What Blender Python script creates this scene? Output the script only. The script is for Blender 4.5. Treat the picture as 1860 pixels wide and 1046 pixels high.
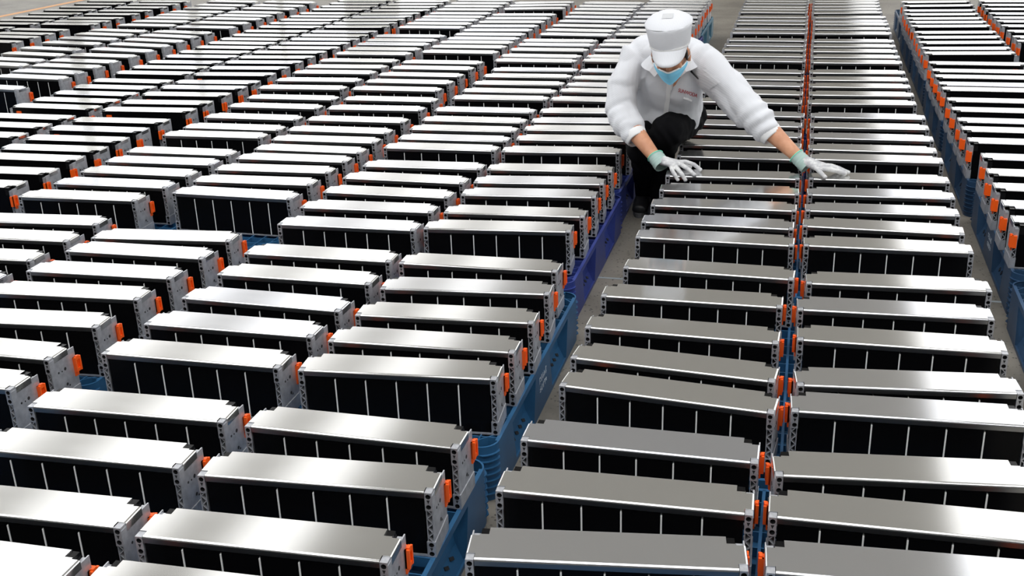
import bpy, bmesh, math, random
from mathutils import Vector, Matrix, noise
from mathutils.bvhtree import BVHTree

for o in list(bpy.data.objects):
    bpy.data.objects.remove(o)
S = bpy.context.scene
COL = S.collection
R = math.radians

# ---------------------------------------------------------------- camera
F_PX, PITCH, ROLL, YAW = 2022.74, 0.372972, -0.0338235, 0.2641666
cam_d = bpy.data.cameras.new('camera')
cam = bpy.data.objects.new('camera', cam_d)
COL.objects.link(cam)
S.camera = cam
cam_d.sensor_width = 36.0
cam_d.lens = F_PX / 1860 * 36.0
cam_d.clip_end = 400
_xc = Vector((math.cos(YAW), math.sin(YAW), 0))
_up = Vector((-math.sin(YAW) * math.sin(PITCH), math.cos(YAW) * math.sin(PITCH), math.cos(PITCH)))
_fw = Vector((-math.sin(YAW) * math.cos(PITCH), math.cos(YAW) * math.cos(PITCH), -math.sin(PITCH)))
_r = _xc * math.cos(ROLL) + _up * math.sin(ROLL)
_u = _up * math.cos(ROLL) - _xc * math.sin(ROLL)
_m = Matrix((_r, _u, -_fw)).transposed().to_4x4()
_m.translation = Vector((0, 0, 1.7249))
cam.matrix_world = _m

# ---------------------------------------------------------------- world, exposure
w = bpy.data.worlds.new('World')
S.world = w
w.use_nodes = True
w.node_tree.nodes['Background'].inputs[0].default_value = (0.75, 0.85, 1.0, 1)
w.node_tree.nodes['Background'].inputs[1].default_value = 0.6
S.view_settings.view_transform = 'Standard'
S.view_settings.look = 'None'
S.view_settings.exposure = -0.08
S.view_settings.gamma = 1.0
S.view_settings.use_curve_mapping = False

SKY = 1.5      # radiance of the translucent roof lights
WIN = 1.15      # radiance of the side windows

# ---------------------------------------------------------------- helpers
def tag(o, label=None, cat=None, group=None, kind=None):
    if label: o['label'] = label
    if cat: o['category'] = cat
    if group: o['group'] = group
    if kind: o['kind'] = kind
    return o

def link(o, parent=None):
    COL.objects.link(o)
    if parent is not None:
        o.parent = parent
    return o

def empty(name, loc=(0, 0, 0), rz=0.0):
    o = bpy.data.objects.new(name, None)
    o.empty_display_size = 0.1
    o.location = loc
    o.rotation_euler = (0, 0, rz)
    return link(o)

def mesh_from(bm, name, mats):
    me = bpy.data.meshes.new(name)
    bm.to_mesh(me)
    bm.free()
    for m in (mats if isinstance(mats, (list, tuple)) else [mats]):
        me.materials.append(m)
    return me

def obj(name, me, parent=None, loc=(0, 0, 0)):
    o = bpy.data.objects.new(name, me)
    o.location = loc
    return link(o, parent)

def box(bm, x0, x1, y0, y1, z0, z1, mi=0):
    vs = [bm.verts.new((x, y, z)) for z in (z0, z1) for y in (y0, y1) for x in (x0, x1)]
    for f in ((0, 2, 3, 1), (4, 5, 7, 6), (0, 1, 5, 4), (2, 6, 7, 3), (0, 4, 6, 2), (1, 3, 7, 5)):
        bm.faces.new([vs[i] for i in f]).material_index = mi
    return vs

def prism(bm, pts, y0, y1, mi=0):
    """Polygon in x,z extruded along y."""
    a = [bm.verts.new((x, y0, z)) for x, z in pts]
    b = [bm.verts.new((x, y1, z)) for x, z in pts]
    n = len(pts)
    fs = [bm.faces.new(a), bm.faces.new(b[::-1])]
    for i in range(n):
        fs.append(bm.faces.new((a[i], b[i], b[(i + 1) % n], a[(i + 1) % n])))
    for f in fs:
        f.material_index = mi

def strip(bm, pts_a, pts_b, smooth=False, mi=0):
    a = [bm.verts.new(p) for p in pts_a]
    b = [bm.verts.new(p) for p in pts_b]
    for i in range(len(a) - 1):
        f = bm.faces.new((a[i], b[i], b[i + 1], a[i + 1]))
        f.smooth = smooth
        f.material_index = mi

def fix_normals(bm):
    bmesh.ops.recalc_face_normals(bm, faces=bm.faces[:])

# ---------------------------------------------------------------- materials
def mat(name, color, rough=0.5, metal=0.0, spec=0.5, emit=None, emit_col=None):
    m = bpy.data.materials.new(name)
    m.use_nodes = True
    b = m.node_tree.nodes['Principled BSDF']
    b.inputs['Base Color'].default_value = (*color, 1)
    b.inputs['Roughness'].default_value = rough
    b.inputs['Metallic'].default_value = metal
    b.inputs['Specular IOR Level'].default_value = spec
    if emit:
        b.inputs['Emission Color'].default_value = (*(emit_col or color), 1)
        b.inputs['Emission Strength'].default_value = emit
    return m

def nodes(m):
    return m.node_tree.nodes, m.node_tree.links, m.node_tree.nodes['Principled BSDF']

def noise_mix(m, c1, c2, scale, detail=4, rough=0.6, coord='Object', stretch=(1, 1, 1), lo=0.35, hi=0.65):
    n, l, b = nodes(m)
    tc = n.new('ShaderNodeTexCoord'); mp = n.new('ShaderNodeMapping')
    mp.inputs['Scale'].default_value = stretch
    tx = n.new('ShaderNodeTexNoise')
    tx.inputs['Scale'].default_value = scale; tx.inputs['Detail'].default_value = detail
    tx.inputs['Roughness'].default_value = rough
    cr = n.new('ShaderNodeValToRGB')
    cr.color_ramp.elements[0].position = lo; cr.color_ramp.elements[1].position = hi
    cr.color_ramp.elements[0].color = (*c1, 1); cr.color_ramp.elements[1].color = (*c2, 1)
    l.new(tc.outputs[coord], mp.inputs[0]); l.new(mp.outputs[0], tx.inputs['Vector'])
    l.new(tx.outputs['Fac'], cr.inputs[0]); l.new(cr.outputs[0], b.inputs['Base Color'])
    return tx, cr

# brushed aluminium lid: tint differs a little from lid to lid
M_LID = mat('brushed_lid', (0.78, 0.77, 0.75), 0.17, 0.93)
_n, _l, _b = nodes(M_LID)
_oi = _n.new('ShaderNodeObjectInfo'); _cr = _n.new('ShaderNodeValToRGB')
_cr.color_ramp.elements[0].color = (0.82, 0.82, 0.80, 1); _cr.color_ramp.elements[1].color = (0.80, 0.82, 0.87, 1)
_cr.color_ramp.elements[0].position = 0.55; _cr.color_ramp.elements[1].position = 0.95
_l.new(_oi.outputs['Random'], _cr.inputs[0]); _l.new(_cr.outputs[0], _b.inputs['Base Color'])
_tc = _n.new('ShaderNodeTexCoord'); _mp = _n.new('ShaderNodeMapping'); _mp.inputs['Scale'].default_value = (1, 5, 5)
_tx = _n.new('ShaderNodeTexNoise'); _tx.inputs['Scale'].default_value = 3; _tx.inputs['Detail'].default_value = 3
_mr = _n.new('ShaderNodeMapRange'); _mr.inputs['To Min'].default_value = 0.10; _mr.inputs['To Max'].default_value = 0.14
_l.new(_tc.outputs['Object'], _mp.inputs[0]); _l.new(_mp.outputs[0], _tx.inputs['Vector'])
_l.new(_tx.outputs['Fac'], _mr.inputs['Value']); _l.new(_mr.outputs[0], _b.inputs['Roughness'])

_b.inputs['Anisotropic'].default_value = 0.5
_tg = _n.new('ShaderNodeTangent'); _tg.direction_type = 'UV_MAP'; _tg.uv_map = 'grain'
_l.new(_tg.outputs[0], _b.inputs['Tangent'])
M_FLANGE = mat('darkened_flange', (0.42, 0.43, 0.44), 0.34, 1.0)  # front fold of the lid sheet, its dark reflection put into the colour
M_CELL = mat('black_cell_film', (0.003, 0.003, 0.0035), 0.25, 0, 0.13)
M_SEAM = mat('white_seam', (0.86, 0.86, 0.84), 0.6)
M_ALU = mat('cast_aluminium', (0.72, 0.73, 0.75), 0.42, 0.6)
noise_mix(M_ALU, (0.45, 0.46, 0.49), (0.62, 0.63, 0.66), 40)
M_HOLESHADE = mat('hole_shade_paint', (0.02, 0.02, 0.022), 0.6)  # shade inside bores and slots as a dark colour; also screw heads
M_BLACK = mat('black_plastic', (0.006, 0.006, 0.007), 0.5, 0, 0.15)
M_ORANGE = mat('orange_plastic', (1.0, 0.12, 0.008), 0.4)

def plastic(name, c, c2):
    m = mat(name, c, 0.42)
    noise_mix(m, c, c2, 7, 6, 0.7, 'Object', (1, 1, 1), 0.3, 0.75)
    return m
M_PAL = dict(
    steel=plastic('steel_blue_plastic', (0.018, 0.085, 0.19), (0.03, 0.13, 0.27)),
    violet=plastic('violet_blue_plastic', (0.022, 0.036, 0.19), (0.042, 0.068, 0.29)),
    navy=plastic('navy_plastic', (0.01, 0.02, 0.09), (0.016, 0.03, 0.13)),
    dark=plastic('dark_blue_plastic', (0.018, 0.05, 0.11), (0.03, 0.08, 0.16)),
    teal=plastic('pale_teal_plastic', (0.06, 0.18, 0.26), (0.12, 0.27, 0.36)))
M_INK = mat('white_stencil_ink', (0.6, 0.65, 0.7), 0.6)

# concrete floor: warm grey with dark aggregate specks and long faint tyre smears
M_FLOOR = mat('polished_concrete', (0.36, 0.33, 0.29), 0.45)
_n, _l, _b = nodes(M_FLOOR)
_tx, _cr = noise_mix(M_FLOOR, (0.165, 0.15, 0.125), (0.285, 0.26, 0.22), 2.2, 8, 0.62, 'Object')
_tc = _n.new('ShaderNodeTexCoord')
_vo = _n.new('ShaderNodeTexVoronoi'); _vo.inputs['Scale'].default_value = 62
_wn = _n.new('ShaderNodeTexNoise'); _wn.inputs['Scale'].default_value = 22
_r1 = _n.new('ShaderNodeValToRGB'); _r1.color_ramp.elements[0].position = 0.20; _r1.color_ramp.elements[1].position = 0.30
_r1.color_ramp.elements[0].color = (1, 1, 1, 1); _r1.color_ramp.elements[1].color = (0, 0, 0, 1)
_r2 = _n.new('ShaderNodeValToRGB'); _r2.color_ramp.elements[0].position = 0.44; _r2.color_ramp.elements[1].position = 0.54
_mu = _n.new('ShaderNodeMath'); _mu.operation = 'MULTIPLY'
_mx = _n.new('ShaderNodeMixRGB'); _mx.inputs[2].default_value = (0.05, 0.045, 0.04, 1)
_l.new(_tc.outputs['Object'], _vo.inputs['Vector']); _l.new(_tc.outputs['Object'], _wn.inputs['Vector'])
_l.new(_vo.outputs['Distance'], _r1.inputs[0]); _l.new(_wn.outputs['Fac'], _r2.inputs[0])
_l.new(_r1.outputs[0], _mu.inputs[0]); _l.new(_r2.outputs[0], _mu.inputs[1])
_l.new(_mu.outputs[0], _mx.inputs[0]); _l.new(_cr.outputs[0], _mx.inputs[1]); _l.new(_mx.outputs[0], _b.inputs['Base Color'])
_bp = _n.new('ShaderNodeBump'); _bp.inputs['Strength'].default_value = 0.15; _bp.inputs['Distance'].default_value = 0.01
_l.new(_tx.outputs['Fac'], _bp.inputs['Height']); _l.new(_bp.outputs[0], _b.inputs['Normal'])
M_LINE = mat('orange_floor_paint', (0.80, 0.42, 0.18), 0.6)
M_JOINT = mat('grey_joint_filler', (0.36, 0.40, 0.42), 0.6)
M_WALL = mat('painted_wall', (0.70, 0.69, 0.66), 0.8)
M_FARWALL = mat("grey_cladding", (0.14, 0.14, 0.145), 0.8)
M_CEIL = mat('ceiling_panels', (0.84, 0.84, 0.84), 0.8)
M_SKY = mat('translucent_roof_light', (0.9, 0.9, 0.9), 0.6, emit=SKY, emit_col=(0.985, 0.99, 1.0))
M_CROSSGLOW = mat('added_cross_glow', (0.9, 0.9, 0.9), 0.6, emit=SKY * 1.75, emit_col=(0.97, 0.985, 1.0))  # unseen glowing panels added across the near end of the roof
M_WIN = mat('daylit_window_glass', (0.9, 0.9, 0.9), 0.4, emit=WIN, emit_col=(0.93, 0.97, 1.0))

# ---------------------------------------------------------------- the hall
X0, X1, Y0, Y1, HC = -22.0, 24.0, -14.0, 96.0, 9.0
def struct(name, bm, m, kind='structure'):
    fix_normals(bm)
    o = obj(name, mesh_from(bm, name, m))
    o['kind'] = kind
    return o
def slab(name, m, *b):
    bm = bmesh.new(); box(bm, *b); return struct(name, bm, m)

floor = slab('floor', M_FLOOR, X0, X1, Y0, Y1, -0.2, 0.0)
slab('ceiling', M_CEIL, X0, X1, Y0, Y1, HC, HC + 0.2)
slab('wall_left', M_WALL, X0 - 0.2, X0, Y0, Y1, 0, HC)
slab('wall_right', M_WALL, X1, X1 + 0.2, Y0, Y1, 0, HC)
slab("wall_far", M_FARWALL, X0, X1, Y1, Y1 + 0.2, 0, HC)
slab('wall_near', M_FARWALL, X0, X1, Y0 - 0.2, Y0, 0, HC)
nwin = 0
def window(m, *b):
    global nwin
    nwin += 1
    o = slab('window_%d' % nwin, m, *b)
    return o
# roof lights run the length of the hall, plus added cross panels over the near end that brighten rims and jacket
for xa, xb in ((-21.6, -18.2), (-16.8, -13.7), (-12.1, -9.6), (-8.3, -7.2), (2.7, 8.0), (9.0, 14.0), (15.5, 23.0)):
    for k in range(9):
        ya = 11.0 + k * 9.4
        window(M_SKY, xa, xb, ya, ya + 9.2, HC - 0.04, HC - 0.01)
for k in range(5):
    window(M_CROSSGLOW, -15 + k * 6.0, -15 + k * 6.0 + 5.0, -8.0, 6.5, HC - 0.04, HC - 0.01)
for k in range(13):
    if k != 7:
        window(M_WIN, X0 + 0.01, X0 + 0.05, 2 + k * 7.2, 2 + k * 7.2 + 6.3, 4.1, 8.6)
    window(M_WIN, X1 - 0.05, X1 - 0.01, 2 + k * 7.2, 2 + k * 7.2 + 6.9, 4.1, 8.6)

# painted line and floor joint
bm = bmesh.new()
d = Vector((0.0627, 1.4616, 0)).normalized()
p0 = Vector((-9.86, 12.0, 0)) - d * 8; p1 = p0 + d * 60; nrm = Vector((-d.y, d.x, 0)) * 0.055
vs = [(p0 + nrm), (p0 - nrm), (p1 - nrm), (p1 + nrm)]
bot = [bm.verts.new((v.x, v.y, 0.0)) for v in vs]; top = [bm.verts.new((v.x, v.y, 0.002)) for v in vs]
bm.faces.new(top); bm.faces.new(bot[::-1])
for i in range(4):
    bm.faces.new((bot[i], bot[(i + 1) % 4], top[(i + 1) % 4], top[i]))
struct('trim_1', bm, M_LINE)
slab('trim_2', M_JOINT, -3.0, 3.0, 4.432, 4.447, 0.0, 0.0012)
MODULES={
 'M':[(-7.477,9.023,0),(-7.402,9.295,-2.3),(-7.388,9.508,-2.1),(-7.402,9.753,-2.1),(-7.398,9.982,-2.1),(-7.402,10.234,-2.3),(-7.39,10.481,-2.3),(-7.385,10.738,-2.5),(-7.39,10.978,-2.3)],
 'L':[(-6.81,8.278,-6.1),(-6.814,8.518,-5.3),(-6.8,8.702,-4.3),(-6.812,8.928,-4.6),(-6.742,9.282,-1),(-6.735,9.46,-1.1),(-6.73,9.675,-1.2),(-6.727,9.944,-0.7),(-6.734,10.194,-1.3),(-6.708,10.451,-2.2),(-6.713,10.694,-2),(-6.715,10.924,-1.9)],
 'K':[(-5.96,7.254,-7.7),(-5.958,7.448,-7.8),(-5.952,7.692,-7.8),(-5.978,7.946,-8.3),(-5.977,8.232,-7.6),(-5.973,8.468,-8.1),(-5.973,8.699,-7.8),(-5.971,8.914,-7.9),(-5.885,9.242,-3.8),(-5.887,9.485,-3.4),(-5.882,9.711,-3.9),(-5.88,9.917,-4.3),(-5.882,10.139,-3.5),(-5.877,10.409,-5.8),(-5.882,10.636,-6.3),(-5.897,10.926,-6.5)],
 'J':[(-5.38,6.43,-6.6),(-5.305,6.791,-4.8),(-5.316,6.992,-5),(-5.319,7.219,-4.8),(-5.319,7.429,-5),(-5.31,7.671,-5.1),(-5.302,7.923,-8.9),(-5.302,8.168,-9.4),(-5.303,8.399,-9.6),(-5.302,8.629,-9.5),(-5.297,8.847,-8.6),(-5.239,9.153,-4.7),(-5.237,9.411,-4.9),(-5.235,9.668,-4.8),(-5.233,9.882,-5),(-5.23,10.102,-5),(-5.215,10.376,-8.3),(-5.218,10.604,-8),(-5.224,10.873,-8.5)],
 'I':[(-4.475,5.179,-1.4),(-4.484,5.404,-0.8),(-4.474,5.615,-0.8),(-4.475,5.892,-1.5),(-4.468,6.084,-1.2),(-4.468,6.294,-1.1),(-4.462,6.5,-0.9),(-4.462,6.712,-1.2),(-4.468,7.006,0.1),(-4.471,7.222,0.3),(-4.473,7.434,0.5),(-4.469,7.676,0.2),(-4.468,7.878,0.1),(-4.452,8.096,-1),(-4.453,8.302,-1.6),(-4.452,8.503,-1.1),(-4.45,8.713,-1),(-4.453,8.934,-0.9),(-4.439,9.189,-0.3),(-4.443,9.402,-0.6),(-4.446,9.615,-0.7),(-4.443,9.83,-0.6),(-4.44,10.045,-0.6),(-4.432,10.318,0),(-4.434,10.539,0),(-4.435,10.769,0),(-4.436,10.985,0)],
 'H':[(-3.82,4.282,0.8),(-3.807,4.505,1.8),(-3.824,4.751,0.5),(-3.816,4.94,1.3),(-3.82,5.147,0.8),(-3.832,5.37,0.3),(-3.829,5.584,1.2),(-3.821,5.871,2.3),(-3.826,6.082,2.4),(-3.83,6.327,2.2),(-3.83,6.547,2.2),(-3.827,6.729,2.5),(-3.847,7.007,2.9),(-3.854,7.245,2.8),(-3.855,7.475,2.9),(-3.853,7.688,2.8),(-3.853,7.906,2.8),(-3.827,8.112,0.4),(-3.829,8.32,1.4),(-3.828,8.525,0.7),(-3.829,8.726,1),(-3.829,8.935,0.5),(-3.824,9.219,2.7),(-3.829,9.421,2.4),(-3.828,9.627,2.5),(-3.827,9.835,2.2),(-3.824,10.035,2.2),(-3.799,10.268,0.1),(-3.801,10.497,-1),(-3.804,10.718,-0.4),(-3.805,10.935,-0.7)],
 'G':[(-3.065,3.169,2),(-3.073,3.394,3.1),(-3.073,3.623,2.3),(-3.082,3.826,3.8),(-3.11,4.173,1.7),(-3.082,4.385,0.7),(-3.077,4.587,0),(-3.07,4.786,1),(-3.071,4.974,-0.1),(-3.078,5.337,0.8),(-3.057,5.517,0),(-3.068,5.771,-0.7),(-3.07,6.063,-0.3),(-3.071,6.313,0.2),(-3.146,6.619,1.9),(-3.146,6.876,2.2),(-3.148,7.15,2),(-3.147,7.363,2.4),(-3.151,7.607,0.9),(-3.155,7.908,0),(-3.15,8.112,-0.7),(-3.155,8.339,-0.6),(-3.15,8.53,-1),(-3.154,8.741,-0.7),(-3.131,9.224,-1.3),(-3.131,9.439,-1),(-3.132,9.652,-1.2),(-3.13,9.853,-1.3),(-3.132,10.077,-0.9),(-3.152,10.336,-1.7),(-3.151,10.568,-1.9),(-3.151,10.795,-1.7),(-3.152,11.026,-1.8)],
 'C':[(-2.419,2.44,0),(-2.436,2.638,0),(-2.442,2.865,4.3),(-2.441,3.109,3.4),(-2.433,3.319,1.7),(-2.424,3.537,0.5),(-2.423,3.718,5),(-2.424,4.315,-1.5),(-2.431,4.521,1.7),(-2.43,4.725,1.9),(-2.425,4.928,0.5),(-2.419,5.11,-0.7),(-2.42,5.313,0.5),(-2.429,5.524,-0.5),(-2.429,5.777,0.1),(-2.431,6.074,1.3),(-2.432,6.328,-0.2),(-2.506,6.634,-0.5),(-2.505,6.872,-0.6),(-2.507,7.112,-0.8),(-2.506,7.361,-0.3),(-2.506,7.583,-0.3),(-2.509,8.019,-1.3),(-2.507,8.251,-0.3),(-2.506,8.46,-0.1),(-2.505,8.649,-0.5),(-2.507,8.86,0.2),(-2.504,9.084,1.2),(-2.507,9.308,1.3),(-2.506,9.552,1.1),(-2.505,9.769,0.9),(-2.507,9.999,1.2),(-2.505,10.412,4.3),(-2.508,10.636,4.3),(-2.509,10.837,4.3)],
 'B':[(-1.723,1.662,0.6),(-1.708,1.869,2.1),(-1.715,2.133,1.7),(-1.722,2.37,1.9),(-1.722,2.713,0.5),(-1.717,2.94,0),(-1.711,3.158,-1.7),(-1.704,3.398,-0.2),(-1.713,3.624,0.2),(-1.7445,3.979,1),(-1.75,4.211,1.5),(-1.745,4.432,-0.5),(-1.744,4.657,-1.1),(-1.734,4.885,1.7),(-1.757,5.23,0.6),(-1.749,5.422,1.2),(-1.76,5.633,0.9),(-1.763,5.845,0.2),(-1.772,6.093,0.4),(-1.7705,6.433,0.8),(-1.77,6.644,0.4),(-1.771,6.884,0.9),(-1.772,7.129,0.5),(-1.7745,7.351,0.9),(-1.852,7.7,-0.8),(-1.856,7.886,-1.6),(-1.858,8.153,-1.2),(-1.854,8.378,-1.1),(-1.865,8.569,-1.2),(-1.803,8.88,-3.7),(-1.807,9.099,-4.6),(-1.8065,9.35,-3.9),(-1.805,9.603,-4.5),(-1.807,9.859,-4.3),(-1.821,10.108,-4.9),(-1.825,10.364,-4.2),(-1.824,10.586,-4.6),(-1.82,10.814,-4.7)],
 'A':[(-1.084,1.662,1.7),(-1.076,1.87,2.1),(-1.072,2.14,3.5),(-1.07,2.37,-0.5),(-1.081,2.736,4.6),(-1.074,2.932,1.8),(-1.071,3.148,3.4),(-1.076,3.389,4.5),(-1.094,3.621,0.6),(-1.1385,4.038,4.8),(-1.12,4.239,3),(-1.125,4.503,4.8),(-1.126,4.701,5.2),(-1.124,4.913,3.9),(-1.143,5.248,3.9),(-1.131,5.492,3.9),(-1.142,5.706,3.9),(-1.148,5.892,3.9),(-1.156,6.136,3.9),(-1.1645,6.443,0),(-1.163,6.694,0),(-1.16,6.876,0),(-1.166,7.101,0),(-1.1685,7.351,0),(-1.224,7.739,0),(-1.227,7.895,0),(-1.227,8.154,0),(-1.231,8.397,0),(-1.229,8.59,0),(-1.197,8.908,0),(-1.201,9.121,0),(-1.2005,9.394,0),(-1.199,9.62,0),(-1.201,9.877,0),(-1.215,10.126,-0.7),(-1.214,10.381,-1.2),(-1.215,10.583,-1.7),(-1.209,10.8,-1.5),(-1.21,10.995,-1.7)],
 'D':[(-0.346,1.966,7.8),(-0.3445,2.206,1.5),(-0.3435,2.44,0),(-0.309,2.73,-5.6),(-0.315,2.914,-5.2),(-0.318,3.156,-1.8),(-0.317,3.43,-0.1),(-0.285,3.696,-2),(-0.2935,4.037,-0.7),(-0.299,4.228,-0.2),(-0.2935,4.457,0.8),(-0.2875,4.684,1.9),(-0.29,4.917,2.4),(-0.278,5.255,0),(-0.29,5.48,0),(-0.292,5.696,0),(-0.293,5.925,0),(-0.2835,6.159,0),(-0.303,6.495,0),(-0.299,6.739,0),(-0.301,6.988,0),(-0.2995,7.186,0),(-0.3015,7.414,0),(-0.2975,7.832,-1.3),(-0.299,8.023,-0.5),(-0.3,8.264,-1),(-0.3005,8.458,-1),(-0.2985,8.69,-0.9),(-0.299,9.059,-0.8),(-0.296,9.265,-0.8),(-0.299,9.532,-1.1),(-0.301,9.726,-0.7),(-0.299,9.935,-1),(-0.3085,10.216,-2.7),(-0.3055,10.407,-2.3),(-0.307,10.584,-2.2),(-0.3035,10.802,-1.7),(-0.302,10.993,-2.4)],
 'E':[(0.274,2.027,3.6),(0.2735,2.219,0.9),(0.2745,2.424,6.3),(0.309,2.738,2.7),(0.316,2.909,5.8),(0.317,3.19,0.5),(0.312,3.433,2),(0.336,3.673,2.6),(0.3245,4.051,1),(0.319,4.268,-1.2),(0.3245,4.484,1.8),(0.3305,4.711,2.2),(0.334,4.953,2),(0.34,5.285,0.7),(0.329,5.468,0.9),(0.334,5.699,0.4),(0.332,5.933,1.2),(0.3345,6.17,0.6),(0.315,6.518,2),(0.319,6.752,1.8),(0.317,6.993,1.7),(0.3185,7.204,1.8),(0.3165,7.438,1.9),(0.3205,7.802,0.4),(0.32,8.011,0.3),(0.318,8.24,0.2),(0.3175,8.457,0.4),(0.3195,8.677,0.5),(0.323,9.045,0),(0.325,9.277,0),(0.327,9.519,-0.1),(0.324,9.689,0.1),(0.325,9.912,0.5),(0.3095,10.196,1.7),(0.3125,10.405,0.6),(0.311,10.604,0.9),(0.3145,10.814,0.1),(0.316,10.994,0.7)],
 'F':[(1.096,4.414,0),(1.09,4.625,0),(1.091,4.877,0),(1.094,5.108,0),(1.105,5.379,0),(1.08,5.681,0),(1.076,5.921,0),(1.078,6.121,0),(1.074,6.381,0),(1.076,6.63,0),(1.076,6.937,0),(1.073,7.092,0),(1.071,7.323,0),(1.071,7.521,0),(1.074,7.786,0),(1.076,8.184,4.7),(1.073,8.379,4.5),(1.075,8.634,5.1),(1.076,8.873,4.8),(1.079,9.106,4.6),(1.076,9.42,4.1),(1.075,9.63,3.5),(1.07,9.841,4),(1.071,10.085,3.8),(1.076,10.318,3.6),(1.095,10.631,5.4),(1.093,10.889,5.9)],
 'P':[(1.747,8.707,0),(1.748,8.905,0),(1.748,9.176,0),(1.743,9.451,0),(1.743,9.693,0),(1.742,9.897,0),(1.742,10.136,0),(1.744,10.414,0),(1.754,10.679,0),(1.756,10.927,0)],
}
PALLETS=[
('AB', 0, -1.396, 1.36, 1.2, 0.0),
('AB', 1, -1.395, 2.62, 1.2, 0.0),
('AB', 2, -1.434, 3.9, 1.198, 0.0),
('AB', 3, -1.452, 5.11, 1.188, 0.0),
('AB', 4, -1.468, 6.31, 1.2, 0.0),
('AB', 5, -1.542, 7.58, 1.198, 0.0),
('AB', 6, -1.503, 8.79, 1.168, 0.0),
('AB', 7, -1.518, 9.97, 1.2, 0.0),
('CG', 0, -2.741, 1.5, 1.2, 0.0),
('CG', 1, -2.753, 2.75, 1.2, 0.0),
('CG', 2, -2.751, 4.03, 1.158, 0.0),
('CG', 3, -2.749, 5.2, 1.2, 0.0),
('CG', 4, -2.826, 6.48, 1.2, 0.0),
('CG', 5, -2.83, 7.79, 1.178, 0.0),
('CG', 6, -2.818, 8.98, 1.198, 0.0),
('CG', 7, -2.83, 10.19, 1.2, 0.0),
('HI', 0, -4.127, 3.4, 1.188, 0.0),
('HI', 1, -4.149, 4.6, 1.128, 0.0),
('HI', 2, -4.147, 5.74, 1.128, 0.0),
('HI', 3, -4.161, 6.88, 1.088, 0.0),
('HI', 4, -4.14, 7.98, 1.088, 0.0),
('HI', 5, -4.135, 9.08, 1.068, 0.0),
('HI', 6, -4.119, 10.16, 1.2, 0.0),
('JK', 0, -5.691, 5.4, 1.2, -6.6),
('JK', 1, -5.637, 6.63, 1.158, -5.0),
('JK', 2, -5.637, 7.8, 1.2, -8.4),
('JK', 3, -5.559, 9.03, 1.2, -4.5),
('JK', 4, -5.55, 10.26, 1.2, -7.2),
('LM', 0, -7.144, 7.92, 1.2, 0.0),
('LM', 1, -7.068, 9.14, 1.148, 0.0),
('LM', 2, -7.051, 10.3, 1.2, 0.0),
('DE', 0, -0.036, 1.36, 1.2, 0.0),
('DE', 1, 0.001, 2.6, 1.2, 0.0),
('DE', 2, 0.016, 3.91, 1.188, 0.0),
('DE', 3, 0.021, 5.11, 1.2, 0.0),
('DE', 4, 0.008, 6.37, 1.2, 0.0),
('DE', 5, 0.01, 7.68, 1.2, 0.0),
('DE', 6, 0.013, 8.92, 1.148, 0.0),
('DE', 7, 0.004, 10.08, 1.2, 0.0),
('FP', 0, 1.411, 3.02, 1.2, 0.0),
('FP', 1, 1.429, 4.28, 1.2, 0.0),
('FP', 2, 1.411, 5.55, 1.2, 0.0),
('FP', 3, 1.408, 6.81, 1.2, 0.0),
('FP', 4, 1.412, 8.04, 1.2, 0.0),
('FP', 5, 1.409, 9.28, 1.198, 0.0),
('FP', 6, 1.424, 10.49, 1.2, 0.0),
]
# ---------------------------------------------------------------- battery module parts
L, W, H, DECK = 0.546, 0.12, 0.177, 0.175
HL, HW = L / 2, W / 2

def arc(cy, cz, r, a0, a1, n):
    return [(cy + r * math.cos(a0 + (a1 - a0) * i / n), cz + r * math.sin(a0 + (a1 - a0) * i / n)) for i in range(n + 1)]

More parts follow.
